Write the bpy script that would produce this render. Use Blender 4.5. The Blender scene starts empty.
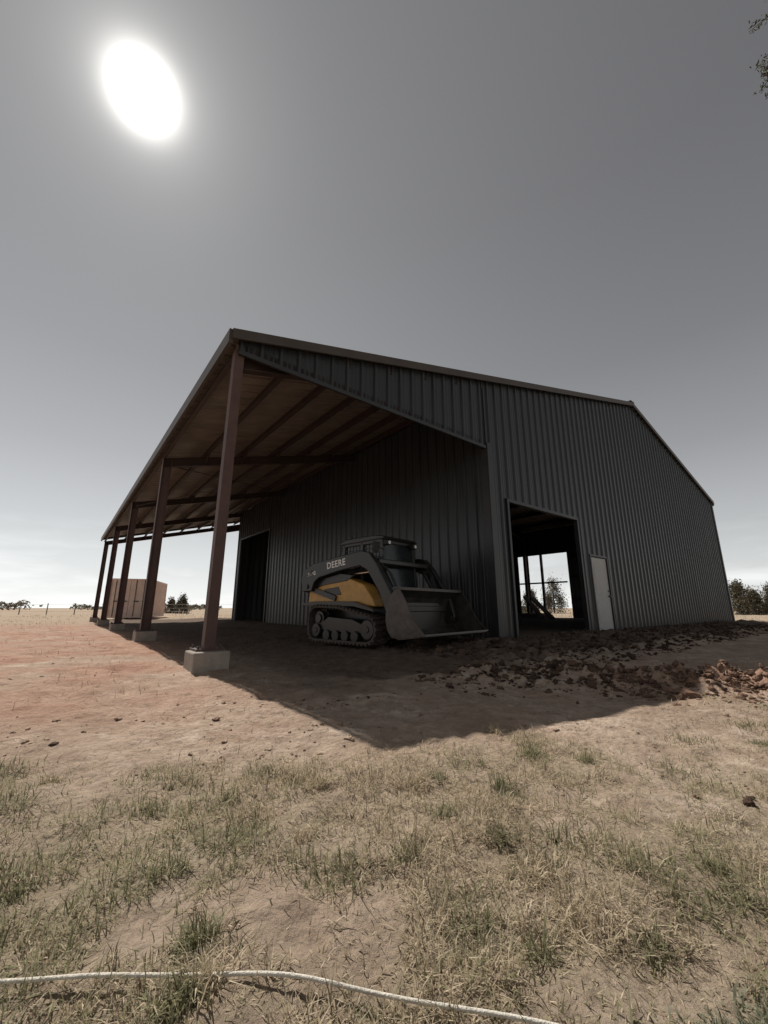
import bpy, math, numpy as np
from mathutils import Vector, Matrix
rng=np.random.default_rng(7)
scene=bpy.context.scene
scene.view_settings.view_transform='Standard'
scene.view_settings.look='None'
scene.view_settings.exposure=0

# ------------------------------------------------------------------ noise
def vnoise(x,y,seed=0.0):
    xi=np.floor(x); yi=np.floor(y); fx=x-xi; fy=y-yi
    def h(i,j):
        v=np.sin(i*127.1+j*311.7+seed*74.7)*43758.5453
        return v-np.floor(v)
    fx=fx*fx*(3-2*fx); fy=fy*fy*(3-2*fy)
    a=h(xi,yi);b=h(xi+1,yi);c=h(xi,yi+1);d=h(xi+1,yi+1)
    return (a*(1-fx)+b*fx)*(1-fy)+(c*(1-fx)+d*fx)*fy
def fbm(x,y,seed=0.0,o=4):
    s=0;a=.5;n=0
    for i in range(o):
        s=s+a*vnoise(x,y,seed+i*3.1); n+=a; a*=.5; x,y=x*1.6-y*1.2+1.7,x*1.2+y*1.6+5.3
    return s/n
def sst(a,b,x):
    t=np.clip((x-a)/(b-a),0,1); return t*t*(3-2*t)

ANG=math.radians(38.4); DX,DY=math.cos(ANG),math.sin(ANG)
AX,AY=-2.086,5.1
def loc(x,y):
    rx=x-AX; ry=y-AY
    return rx*DX+ry*DY, -rx*DY+ry*DX
def ridge(x,y):
    cy=4.35-.07*x+.25*np.sin(x*1.1)
    return np.exp(-((y-cy)/.42)**2)*sst(.1,1.4,x)*(1-sst(9,12,x))
def masks(x,y):
    s,t=loc(x,y)
    n1=fbm(x*1.3,y*1.3,1); n2=fbm(x*5,y*5,2); n3=fbm(x*.35,y*.35,3)
    edge=1.85+.55*sst(-.5,2.5,x)+.85*sst(1.0,3.6,x)+(n1-.5)*1.7
    g=1-sst(-.35,.5,y-edge)
    g=g*(.30+.70*sst(.28,.52,n2*.6+n1*.4))
    g=g*(1-.93*np.exp(-((x+.22)/.28)**2-((y-1.16)/.19)**2))
    g=g*(1-.7*np.exp(-((x-.95)/.4)**2-((y-1.75)/.15)**2))
    far=sst(18,30,np.hypot(x,y))
    g=np.maximum(g,far*.9*(n3>.2))
    inb=sst(-1.,.2,s)*sst(-.8,.3,t)*(1-sst(23.5,26,t))*(1-sst(25,28,s))
    g=g*(1-inb)
    red=np.clip(sst(.3,-3.0,x+.15*y)*sst(1.6,3.5,y)*.85*sst(.30,.60,n1*.6+n3*.4+.06)*(1-.6*far)+.7*ridge(x,y)*sst(1.6,3,x)+.25*sst(.5,.7,n1),0,1)
    dark=sst(-.4,1.2,s)*sst(-2.5,-1.5,t+(n1-.5)*1.6)  # moist dug soil, also painted darker where the building's shade falls
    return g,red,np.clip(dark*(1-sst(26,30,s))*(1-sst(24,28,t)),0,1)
def H(x,y):
    s,t=loc(x,y); r=np.hypot(x,y)
    pad=sst(4.0,5.4,s)*(1-sst(25,27,s))*sst(-1.6,-.5,t)*(1-sst(22,25,t))
    inside=sst(5.4,5.8,s)*sst(-.4,.1,t)*(1-sst(24.4,24.9,s))*(1-sst(21,22,t))
    z=.10*pad
    nz=(fbm(x*.6,y*.6,5)-.5)*.10+(fbm(x*3,y*3,6)-.5)*.055+(fbm(x*11,y*11,7)-.5)*.03+(fbm(x*34,y*34,12,2)-.5)*.014
    nz=nz*(1-.85*inside)
    z=z+nz*np.clip(1-r/400,0,1)
    lump=fbm(x*4.5,y*4.5,8)
    z=z+ridge(x,y)*(.03+.38*np.clip(lump-.35,0,1)+.20*np.clip(fbm(x*14,y*14,13)-.4,0,1))
    zone=sst(2.2,4.,s)*sst(-3.4,-2.2,t)*(1-sst(-.6,-.15,t)*sst(5,5.6,s))*(1-sst(1,2,t))
    z=z+zone*(.22*np.clip(fbm(x*4.5,y*4.5,9)-.42,0,1)+.17*np.clip(fbm(x*13,y*13,10)-.4,0,1))
    z=z-.03*np.exp(-((s+2.2+.3*np.sin(t*.4))/.18)**2)-.03*np.exp(-((s+3.8+.3*np.sin(t*.4))/.18)**2)
    # crawler track prints leading to the parked machine
    for t0 in(-1.55,-2.95):
        tt=(y-(5.4+t0)+.42*x)/1.085
        z=z-np.exp(-(tt/.2)**4)*(.012+.012*(np.sin(x*62)>0))*sst(-6,-4,x)*(1-sst(-1.5,.0,x))*.8
    z=z+.6*sst(60,300,r)*fbm(x*.01,y*.01,11)
    return z
def H1(x,y): return float(H(np.array([float(x)]),np.array([float(y)]))[0])

# ------------------------------------------------------------------ materials
def new_mat(name):
    m=bpy.data.materials.new(name); m.use_nodes=True
    nt=m.node_tree; b=nt.nodes['Principled BSDF']; return m,nt,b
def mat(name,col,rough=.6,metal=0.,nscale=3.,namt=.25,bump=0.,bscale=40.,col2=None,spec=.5,streak=False,dust=0.):
    m,nt,b=new_mat(name); N=nt.nodes; L=nt.links
    tc=N.new('ShaderNodeTexCoord'); no=N.new('ShaderNodeTexNoise'); no.inputs['Scale'].default_value=nscale
    no.inputs['Detail'].default_value=7; no.inputs['Roughness'].default_value=.65
    mp=N.new('ShaderNodeMapping')
    if streak: mp.inputs['Scale'].default_value=(3,3,.35)
    L.new(tc.outputs['Object'],mp.inputs['Vector']); L.new(mp.outputs[0],no.inputs['Vector'])
    r=N.new('ShaderNodeValToRGB'); r.color_ramp.elements[0].position=.3; r.color_ramp.elements[1].position=.72
    c2=col2 if col2 else tuple(min(1,c*(1+namt)) for c in col)
    c1=tuple(c*(1-namt) for c in col)
    r.color_ramp.elements[0].color=(*c1,1); r.color_ramp.elements[1].color=(*c2,1)
    L.new(no.outputs['Fac'],r.inputs[0]); colout=r.outputs[0]
    if dust>0:   # dust settled towards the ground
        sx=N.new('ShaderNodeSeparateXYZ'); L.new(tc.outputs['Object'],sx.inputs[0])
        mr=N.new('ShaderNodeMapRange'); mr.inputs[1].default_value=.1; mr.inputs[2].default_value=1.3; mr.inputs[3].default_value=dust; mr.inputs[4].default_value=.02
        L.new(sx.outputs[2],mr.inputs[0]); mm=N.new('ShaderNodeMath'); mm.operation='MULTIPLY'; L.new(mr.outputs[0],mm.inputs[0]); L.new(no.outputs['Fac'],mm.inputs[1])
        mx=N.new('ShaderNodeMix'); mx.data_type='RGBA'; L.new(mm.outputs[0],mx.inputs[0]); L.new(colout,mx.inputs[6]); mx.inputs[7].default_value=(.33,.24,.18,1); colout=mx.outputs[2]
    L.new(colout,b.inputs['Base Color'])
    b.inputs['Metallic'].default_value=metal; b.inputs['Specular IOR Level'].default_value=spec
    mr=N.new('ShaderNodeMapRange'); mr.inputs[3].default_value=max(0,rough-.1); mr.inputs[4].default_value=min(1,rough+.15)
    L.new(no.outputs['Fac'],mr.inputs[0]); L.new(mr.outputs[0],b.inputs['Roughness'])
    if bump>0:
        n2=N.new('ShaderNodeTexNoise'); n2.inputs['Scale'].default_value=bscale; n2.inputs['Detail'].default_value=6
        L.new(tc.outputs['Object'],n2.inputs['Vector'])
        bp=N.new('ShaderNodeBump'); bp.inputs['Strength'].default_value=bump; bp.inputs['Distance'].default_value=.01
        L.new(n2.outputs['Fac'],bp.inputs['Height']); L.new(bp.outputs[0],b.inputs['Normal'])
    return m
M_side=mat('charcoal_siding',(.024,.0285,.032),.32,0,1.3,.2,.16,3,streak=True,dust=.22,spec=.45)
M_roof=mat('roof_panel',(.20,.172,.15),.45,0,2.5,.25)
M_trim=mat('dark_trim',(.024,.025,.027),.4,0,2,.2)
M_rake=mat('rake_trim',(.060,.050,.042),.45,0,2,.2,spec=.35)
M_red=mat('primer_steel',(.080,.043,.036),.6,0,4,.3,.15,60)
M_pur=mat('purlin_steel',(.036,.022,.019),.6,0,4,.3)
M_conc=mat('concrete',(.28,.265,.24),.9,0,9,.3,.6,40,dust=.6)
M_door=mat('door_paint',(.38,.38,.37),.5,0,3,.12,dust=.2)
M_white=mat('white_paint',(.75,.75,.73),.5,0,3,.1)
M_yel=mat('yellow_paint',(.52,.28,.06),.42,0,6,.25,.1,20,dust=.5)
M_blk=mat('black_paint',(.013,.014,.015),.32,0,7,.35,col2=(.026,.025,.024),dust=.08)
M_rub=mat('track_rubber',(.022,.021,.02),.85,0,14,.3,.3,30,col2=(.06,.05,.04),dust=.3)
M_steel=mat('worn_steel',(.045,.043,.042),.36,.5,6,.35,.2,20,col2=(.10,.088,.08),dust=.08)
M_chrome=mat('cylinder_rod',(.6,.6,.6),.15,1,4,.05)
M_grill=mat('grille_black',(.012,.012,.012),.6)
M_glass,nt,b=new_mat('cab_glass'); b.inputs['Base Color'].default_value=(.015,.018,.02,1); b.inputs['Roughness'].default_value=.06
no=nt.nodes.new('ShaderNodeTexNoise'); no.inputs['Scale'].default_value=12
mr=nt.nodes.new('ShaderNodeMapRange'); mr.inputs[3].default_value=.04; mr.inputs[4].default_value=.25
nt.links.new(no.outputs['Fac'],mr.inputs[0]); nt.links.new(mr.outputs[0],b.inputs['Roughness'])
M_cont=mat('container_paint',(.74,.56,.48),.6,0,2.5,.15)
M_rope=mat('rope_fibre',(.66,.62,.54),.9,0,60,.2,.5,300)
M_bark=mat('bark',(.10,.08,.065),.9,0,12,.35,.7,30)
M_wood=mat('weathered_post',(.16,.13,.11),.9,0,8,.3)
M_wire=mat('wire',(.3,.3,.3),.5,.7)
def leaf_mat(name,c1,c2):
    m,nt,b=new_mat(name); N=nt.nodes; L=nt.links
    a=N.new('ShaderNodeAttribute'); a.attribute_name='tint'
    r=N.new('ShaderNodeValToRGB'); r.color_ramp.elements[0].color=(*c1,1); r.color_ramp.elements[1].color=(*c2,1)
    L.new(a.outputs['Fac'],r.inputs[0]); L.new(r.outputs[0],b.inputs['Base Color']); b.inputs['Roughness'].default_value=.7
    b.inputs['Specular IOR Level'].default_value=.2
    return m
M_leaf=leaf_mat('juniper_foliage',(.03,.04,.02),(.10,.115,.05))
M_leafd=leaf_mat('distant_foliage',(.08,.072,.05),(.17,.15,.105))

# ------------------------------------------------------------------ builders
def link(o,parent=None):
    scene.collection.objects.link(o)
    if parent is not None: o.parent=parent
    return o
def empty(name,locn=(0,0,0),rotz=0.):
    e=bpy.data.objects.new(name,None); e.location=locn; e.rotation_euler=(0,0,rotz); e.empty_display_size=.2
    return link(e)
class MB:
    def __init__(s): s.v=[]; s.f=[]
    def add(s,vs,fs):
        o=len(s.v); s.v+= [tuple(p) for p in vs]; s.f+=[tuple(i+o for i in f) for f in fs]
    def box(s,x0,x1,y0,y1,z0,z1):
        s.add([(x0,y0,z0),(x1,y0,z0),(x1,y1,z0),(x0,y1,z0),(x0,y0,z1),(x1,y0,z1),(x1,y1,z1),(x0,y1,z1)],
              [(0,3,2,1),(4,5,6,7),(0,1,5,4),(1,2,6,5),(2,3,7,6),(3,0,4,7)])
    def beam(s,p0,p1,w,h,up=(0,0,1)):
        p0=Vector(p0);p1=Vector(p1);d=(p1-p0).normalized();u=Vector(up)
        sd=d.cross(u)
        if sd.length<1e-4: sd=d.cross(Vector((1,0,0)))
        sd.normalize(); u=sd.cross(d).normalized()
        vs=[]
        for p in (p0,p1):
            for a,b in ((-1,-1),(1,-1),(1,1),(-1,1)): vs.append(p+sd*a*w/2+u*b*h/2)
        s.add(vs,[(0,1,2,3),(7,6,5,4),(0,4,5,1),(1,5,6,2),(2,6,7,3),(3,7,4,0)])
    def ibeam(s,p0,p1,w,h,up=(0,0,1),tf=.014,tw=.01):
        p0=Vector(p0);p1=Vector(p1);d=(p1-p0).normalized();u=Vector(up)
        sd=d.cross(u).normalized(); u=sd.cross(d).normalized()
        s.beam(p0+u*(h/2-tf/2),p1+u*(h/2-tf/2),w,tf,u); s.beam(p0-u*(h/2-tf/2),p1-u*(h/2-tf/2),w,tf,u)
        s.beam(p0,p1,tw,h-2*tf-.001,u)
    def cyl(s,p0,p1,r,n=14,r1=None,cap=True):
        p0=Vector(p0);p1=Vector(p1);d=(p1-p0).normalized()
        a=d.cross(Vector((0,0,1)))
        if a.length<1e-3: a=d.cross(Vector((1,0,0)))
        a.normalize(); b=d.cross(a); r1=r if r1 is None else r1
        vs=[]
        for p,rr in((p0,r),(p1,r1)):
            for i in range(n):
                t=2*math.pi*i/n; vs.append(p+a*math.cos(t)*rr+b*math.sin(t)*rr)
        fs=[(i,(i+1)%n,n+(i+1)%n,n+i) for i in range(n)]
        if cap: fs+=[tuple(range(n-1,-1,-1)),tuple(range(n,2*n))]
        s.add(vs,fs)
    def tube(s,pts,rs,n=8):
        for i in range(len(pts)-1): s.cyl(pts[i],pts[i+1],rs[i],n,rs[i+1],cap=True)
    def prism(s,poly,y0,y1):   # poly in (x,z), extruded in y
        n=len(poly); vs=[(x,y0,z) for x,z in poly]+[(x,y1,z) for x,z in poly]
        s.add(vs,[tuple(range(n)),tuple(range(2*n-1,n-1,-1))]+[(i,n+i,n+(i+1)%n,(i+1)%n) for i in range(n)])
    def obj(s,name,m,parent=None,bevel=0.,smooth=False,fixn=False):
        me=bpy.data.meshes.new(name); me.from_pydata(s.v,[],s.f); me.materials.append(m)
        if fixn:
            import bmesh
            bm=bmesh.new(); bm.from_mesh(me); bmesh.ops.recalc_face_normals(bm,faces=bm.faces); bm.to_mesh(me); bm.free()
        if smooth:
            me.polygons.foreach_set('use_smooth',[True]*len(me.polygons))
        o=bpy.data.objects.new(name,me); link(o,parent)
        if bevel>0:
            md=o.modifiers.new('bevel','BEVEL'); md.width=bevel; md.segments=2; md.limit_method='ANGLE'
        return o
def np_mesh(name,verts,loops,starts,totals,m,parent=None,attr=None,smooth=False):
    me=bpy.data.meshes.new(name)
    me.vertices.add(len(verts)); me.vertices.foreach_set('co',np.asarray(verts,dtype=np.float32).ravel())
    me.loops.add(len(loops)); me.loops.foreach_set('vertex_index',np.asarray(loops,dtype=np.int32))
    me.polygons.add(len(starts)); me.polygons.foreach_set('loop_start',np.asarray(starts,dtype=np.int32))
    me.polygons.foreach_set('loop_total',np.asarray(totals,dtype=np.int32))
    if smooth: me.polygons.foreach_set('use_smooth',np.ones(len(starts),dtype=bool))
    me.update(calc_edges=True)
    if attr:
        for k,(typ,val) in attr.items():
            a=me.attributes.new(k,typ,'POINT')
            a.data.foreach_set('color' if typ=='FLOAT_COLOR' else 'value',np.asarray(val,dtype=np.float32).ravel())
    me.materials.append(m)
    o=bpy.data.objects.new(name,me); return link(o,parent)

# ------------------------------------------------------------------ ground
n=720
u=np.linspace(-1,1,n); k=8.0; c=1200*np.sinh(k*u)/math.sinh(k)
gx,gy=np.meshgrid(c,c+2.6); gx=gx.ravel(); gy=gy.ravel(); gz=H(gx,gy)
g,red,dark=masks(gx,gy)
idx=np.arange(n*n).reshape(n,n)
q=np.stack([idx[:-1,:-1],idx[:-1,1:],idx[1:,1:],idx[1:,:-1]],-1).reshape(-1,4)
mg,nt,b=new_mat('ground_soil'); N=nt.nodes; L=nt.links
tc=N.new('ShaderNodeTexCoord')
def noise(sc,det=8,ro=.6):
    x=N.new('ShaderNodeTexNoise'); x.inputs['Scale'].default_value=sc; x.inputs['Detail'].default_value=det; x.inputs['Roughness'].default_value=ro
    L.new(tc.outputs['Object'],x.inputs['Vector']); return x.outputs['Fac']
def ramp(f,p0,p1,c0=(0,0,0),c1=(1,1,1)):
    r=N.new('ShaderNodeValToRGB'); r.color_ramp.elements[0].position=p0; r.color_ramp.elements[1].position=p1
    r.color_ramp.elements[0].color=(*c0,1); r.color_ramp.elements[1].color=(*c1,1); L.new(f,r.inputs[0]); return r.outputs[0]
def mix(f,a,b_,bt='MIX'):
    x=N.new('ShaderNodeMix'); x.data_type='RGBA'; x.blend_type=bt
    if isinstance(f,float): x.inputs[0].default_value=f
    else: L.new(f,x.inputs[0])
    for s,v in((6,a),(7,b_)):
        if isinstance(v,tuple): x.inputs[s].default_value=(*v,1)
        else: L.new(v,x.inputs[s])
    return x.outputs[2]
def mul(a,b_):
    x=N.new('ShaderNodeMath'); x.operation='MULTIPLY'
    for i,v in enumerate((a,b_)):
        if isinstance(v,float): x.inputs[i].default_value=v
        else: L.new(v,x.inputs[i])
    return x.outputs[0]
def att(nm):
    a=N.new('ShaderNodeAttribute'); a.attribute_name=nm; return a.outputs['Fac']
base=ramp(noise(1.1),.35,.66,(.38,.29,.22),(.55,.435,.345))
base=mix(ramp(noise(7,10,.72),.42,.62),base,mix(.65,base,(.25,.178,.13)))
base=mix(ramp(noise(2.6,8,.7),.55,.66),base,(.60,.49,.40))
redc=ramp(noise(3.,9,.7),.35,.65,(.27,.145,.10),(.50,.325,.24))
base=mix(att('red'),base,redc)
straw=ramp(noise(45,9,.75),.35,.65,(.22,.175,.12),(.50,.42,.31))
base=mix(mul(att('grass'),ramp(noise(14,8),.3,.6,(.25,.25,.25),(.85,.85,.85))),base,straw)
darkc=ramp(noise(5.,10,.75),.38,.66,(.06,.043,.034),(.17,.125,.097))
base=mix(mul(att('dark'),.9),base,darkc)  # moist soil tone, with the building's shade put into the colour
base=mix(ramp(noise(120,4,.8),.52,.76),base,mix(.5,base,(.12,.09,.065)))
L.new(base,b.inputs['Base Color']); b.inputs['Roughness'].default_value=.95; b.inputs['Specular IOR Level'].default_value=.15
vo=N.new('ShaderNodeTexVoronoi'); vo.inputs['Scale'].default_value=26; L.new(tc.outputs['Object'],vo.inputs['Vector'])
ad=N.new('ShaderNodeMath'); ad.operation='ADD'; L.new(noise(16,12,.72),ad.inputs[0]); L.new(mul(vo.outputs['Distance'],-.3),ad.inputs[1])
bp=N.new('ShaderNodeBump'); bp.inputs['Strength'].default_value=.95; bp.inputs['Distance'].default_value=.034
L.new(ad.outputs[0],bp.inputs['Height']); L.new(bp.outputs[0],b.inputs['Normal'])
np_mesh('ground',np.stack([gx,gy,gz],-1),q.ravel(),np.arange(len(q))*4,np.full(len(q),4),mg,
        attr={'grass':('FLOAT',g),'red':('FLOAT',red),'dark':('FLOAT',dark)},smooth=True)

# ------------------------------------------------------------------ grass
def blades(x,y,Ln,w,tilt,bend,col):
    n=len(x); az=rng.uniform(0,2*np.pi,n); z=H(x,y)-.004
    d=np.stack([np.cos(az),np.sin(az)],-1)
    pa=az+np.pi/2+rng.normal(0,.5,n); p=np.stack([np.cos(pa),np.sin(pa),np.zeros(n)],-1)
    b0=np.stack([x,y,z],-1)
    def step(o,l,t):
        return o+np.concatenate([d*(l*np.sin(t))[:,None],(l*np.cos(t))[:,None]],1)
    m1=step(b0,Ln*.5,tilt); tip=step(m1,Ln*.5,tilt+bend)
    m1[:,2]=np.maximum(m1[:,2],z+.006); tip[:,2]=np.maximum(tip[:,2],z+.004)
    w=w[:,None]
    V=np.stack([b0-p*w/2,b0+p*w/2,m1+p*w*.42,m1-p*w*.42,tip],1).reshape(-1,3)
    o=(np.arange(n)*5)[:,None]
    quad=o+np.array([0,1,2,3]); tri=o+np.array([3,2,4])
    loops=np.concatenate([quad,tri],1).ravel()
    starts=(np.arange(n)[:,None]*7+np.array([0,4])).ravel(); tot=np.tile([4,3],n)
    C=np.repeat(np.concatenate([col,np.ones((n,1))],1),5,0).reshape(n,5,4)
    return V,loops,starts,tot,C.reshape(-1,4)
mgr,nt,b=new_mat('grass_blades'); a=nt.nodes.new('ShaderNodeAttribute'); a.attribute_name='tintcol'
nt.links.new(a.outputs['Color'],b.inputs['Base Color']); b.inputs['Roughness'].default_value=.7; b.inputs['Specular IOR Level'].default_value=.3
tr=nt.nodes.new('ShaderNodeBsdfTranslucent'); nt.links.new(a.outputs['Color'],tr.inputs['Color'])
mx=nt.nodes.new('ShaderNodeMixShader'); mx.inputs[0].default_value=.35
nt.links.new(b.outputs[0],mx.inputs[1]); nt.links.new(tr.outputs[0],mx.inputs[2]); nt.links.new(mx.outputs[0],nt.nodes['Material Output'].inputs['Surface'])
GA,GB=np.array([.17,.165,.085]),np.array([.36,.345,.20])
SA_,SB_=np.array([.30,.24,.155]),np.array([.66,.56,.41])
NB=470000
X=rng.uniform(-1,1,NB); Y=.15+5.2*rng.random(NB)**1.7; X=X*(1.5+1.2*Y)
gg,_,_=masks(X,Y); cl=fbm(X*9,Y*9,21,3); kk=rng.random(NB)<gg*(.38+1.1*sst(.36,.62,cl))
X=X[kk];Y=Y[kk]; cl=cl[kk]; nb=len(X)
grn=fbm(X*2.2,Y*2.2,31,3); isg=rng.random(nb)<.08+sst(.40,.7,grn)*.65
flat=rng.random(nb)<.55
tilt=np.where(flat,rng.uniform(1.05,1.5,nb),np.abs(rng.normal(.6,.4,nb)))
bend=np.where(flat,rng.uniform(-.1,.3,nb),rng.uniform(.1,1.3,nb))
Ln=rng.uniform(.020,.060,nb)*(.6+.9*sst(.4,.7,cl)); w=rng.uniform(.0014,.0034,nb)
t=rng.random(nb)[:,None]
col=SA_*(1-t)+SB_*t
dk=rng.random(nb)<.2; col[dk]=col[dk]*.38
col=np.where(isg[:,None],GA*(1-t)+GB*t,col)
parts=[blades(X,Y,Ln,w,tilt,bend,col)]
for i in range(300):
    ty=.3+3.4*rng.random()**1.3; tx=rng.uniform(-1,1)*(1.2+1.1*ty)
    gg,_,_=masks(np.array([tx]),np.array([ty]))
    if gg[0]<.2: continue
    m=rng.integers(50,190); rr=rng.uniform(.03,.11)
    x=tx+rng.normal(0,rr*.6,m); y=ty+rng.normal(0,rr*.6,m)
    gre=rng.random()<.5; t=rng.random(m)[:,None]
    cc=(GA*.75*(1-t)+GB*.85*t) if gre else (SA_*(1-t)+SB_*t)
    parts.append(blades(x,y,rng.uniform(.03,.09,m)*rng.uniform(.6,1.1),rng.uniform(.002,.0042,m),np.abs(rng.normal(.65,.4,m)),rng.uniform(.1,1.3,m),cc))
for tx,ty in ((.66,.90),(.74,.92),(.60,.85),(.70,.85),(.80,.89)):
    m=380; x=tx+rng.normal(0,.05,m); y=ty+rng.normal(0,.03,m); t=rng.random(m)[:,None]
    parts.append(blades(x,y,rng.uniform(.015,.042,m),rng.uniform(.003,.006,m),np.abs(rng.normal(.8,.35,m)),rng.uniform(.1,1.,m),np.array([.15,.155,.10])*(1-t)+np.array([.30,.31,.22])*t))
m=34000; yy=1.2+7*rng.random(m)**1.5; xx=rng.uniform(-1,1,m)*(1.6+1.2*yy); s_,t_=loc(xx,yy); lt=fbm(xx*2.5,yy*2.5,71)
ok=(rng.random(m)<sst(.36,.62,lt)*.9)&~((s_>.2)&(t_>-2.3)); xx=xx[ok];yy=yy[ok];m=len(xx); t=rng.random(m)[:,None]
parts.append(blades(xx,yy,rng.uniform(.02,.08,m),.0018+.0005*yy,rng.uniform(1.2,1.55,m),rng.uniform(-.1,.2,m),(SA_*(1-t)+SB_*t)*rng.uniform(.25,1.0,(m,1))))
m=30000; r=4+46*rng.random(m)**1.3; th=rng.uniform(-1.25,1.25,m); x=r*np.sin(th); y=r*np.cos(th)
s_,t_=loc(x,y); ok=~((s_>-.6)&(s_<25.5)&(t_>-3)&(t_<23)); pt=fbm(x*.9,y*.9,41); ok&=rng.random(m)<sst(.42,.62,pt)*np.where(r>18,1,.5)
x=x[ok];y=y[ok];r=r[ok];m=len(x);t=rng.random(m)[:,None]
parts.append(blades(x,y,rng.uniform(.04,.10,m)*(1+r/40),.003+.0006*r,np.abs(rng.normal(.5,.35,m)),rng.uniform(.1,1.2,m),np.array([.28,.21,.14])*(1-t)+np.array([.54,.44,.31])*t))
vo_=0;lo_=0;VV=[];LL=[];SS=[];TT=[];CC=[]
for V,l,s,t,C in parts:
    VV.append(V);LL.append(l+vo_);SS.append(s+lo_);TT.append(t);CC.append(C);vo_+=len(V);lo_+=len(l)
np_mesh('dry_grass',np.concatenate(VV),np.concatenate(LL),np.concatenate(SS),np.concatenate(TT),mgr,attr={'tintcol':('FLOAT_COLOR',np.concatenate(CC))})

# ------------------------------------------------------------------ clods
import bmesh
def ico(sub):
    bm=bmesh.new(); bmesh.ops.create_icosphere(bm,subdivisions=sub,radius=1); v=np.array([p.co[:] for p in bm.verts]); f=np.array([[q.index for q in p.verts] for p in bm.faces]); bm.free(); return v,f
iv,if_=ico(2)
def clods(name,x,y,r,m,c):
    n=len(x); V=np.repeat(iv[None],n,0)
    ph=rng.uniform(0,10,(n,1,3))
    dsp=1+.32*np.sin(V[:,:,0:1]*3.1+ph[:,:,0:1])*np.sin(V[:,:,1:2]*2.7+ph[:,:,1:2])+.28*np.sin(V[:,:,2:3]*5+ph[:,:,2:3]+V[:,:,0:1]*4)+rng.normal(0,.19,(n,len(iv),1))
    sc=rng.uniform(.55,1.35,(n,1,3)); sc[:,:,2]*=.6
    V=V*dsp*sc*r[:,None,None]
    a=rng.uniform(0,6.28,n); ca,sa=np.cos(a)[:,None],np.sin(a)[:,None]
    vx=V[:,:,0]*ca-V[:,:,1]*sa; vy=V[:,:,0]*sa+V[:,:,1]*ca
    V=np.stack([vx+x[:,None],vy+y[:,None],V[:,:,2]+(H(x,y)+r*.02)[:,None]],-1)
    F=(if_[None]+(np.arange(n)*len(iv))[:,None,None]).reshape(-1,3)
    return np_mesh(name,V.reshape(-1,3),F.ravel(),np.arange(len(F))*3,np.full(len(F),3),m,attr={'tint':('FLOAT',np.repeat(c,len(iv)))})
m_cl,nt,b=new_mat('clod_soil'); N=nt.nodes;L=nt.links
a=N.new('ShaderNodeAttribute');a.attribute_name='tint'; r=N.new('ShaderNodeValToRGB')
r.color_ramp.elements[0].color=(.05,.036,.028,1); r.color_ramp.elements[1].color=(.46,.35,.26,1); e=r.color_ramp.elements.new(.5); e.color=(.24,.15,.108,1)
L.new(a.outputs['Fac'],r.inputs[0]); L.new(r.outputs[0],b.inputs['Base Color']); b.inputs['Roughness'].default_value=.95; b.inputs['Specular IOR Level'].default_value=.1
no=N.new('ShaderNodeTexNoise'); no.inputs['Scale'].default_value=70; no.inputs['Detail'].default_value=6; bp=N.new('ShaderNodeBump'); bp.inputs['Strength'].default_value=1; bp.inputs['Distance'].default_value=.02
tc=N.new('ShaderNodeTexCoord'); L.new(tc.outputs['Object'],no.inputs['Vector']); L.new(no.outputs['Fac'],bp.inputs['Height']); L.new(bp.outputs[0],b.inputs['Normal'])
n1=9000; x1=rng.uniform(.2,9,n1); y1=4.35-.07*x1+.25*np.sin(x1*1.1)+rng.normal(0,.36,n1); r1=rng.gamma(1.3,.0085,n1)+.004
k=rng.random(n1)<sst(.2,1.6,x1); x1,y1,r1=x1[k],y1[k],r1[k]; c1=np.clip(np.where(x1>2.2,rng.uniform(.15,.6,len(x1)),rng.uniform(0,.3,len(x1))),0,1)  # ridge clods: darker tint painted on the shaded end, redder on the lit end
n2=5000; r_=2.2+14*rng.random(n2)**1.5; th=rng.uniform(-1.1,1.1,n2); x2=r_*np.sin(th); y2=r_*np.cos(th); cc=fbm(x2*1.5,y2*1.5,51); s_,t_=loc(x2,y2)
k=(rng.random(n2)<sst(.45,.7,cc))&~((s_>5)&(t_>-.3)); x2,y2=x2[k],y2[k]; s_,t_=s_[k],t_[k]; r2=rng.gamma(1.1,.0035,len(x2))+.003; c2=np.where((s_>0)&(t_>-2.6),rng.uniform(0,.3,len(x2)),rng.uniform(.35,1,len(x2)))  # clods within the building's shade get a darker painted tint
n3=7000; s3=rng.uniform(3.0,20,n3); t3=rng.uniform(-2.8,-.35,n3); x3=AX+s3*DX-t3*DY; y3=AY+s3*DY+t3*DX; r3=rng.gamma(1.3,.010,n3)+.004; c3=rng.uniform(0,.25,n3)
xx4=np.array([-1.75,1.42,1.55,1.48,.55]); yy4=np.array([2.35,1.78,1.8,1.84,1.5]); r4=np.array([.024,.030,.022,.018,.012]); c4=np.full(5,.1)
clods('dirt_clods',np.concatenate([x1,x2,x3,xx4]),np.concatenate([y1,y2,y3,yy4]),np.concatenate([r1,r2,r3,r4]),m_cl,np.concatenate([c1,c2,c3,c4]))

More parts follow.
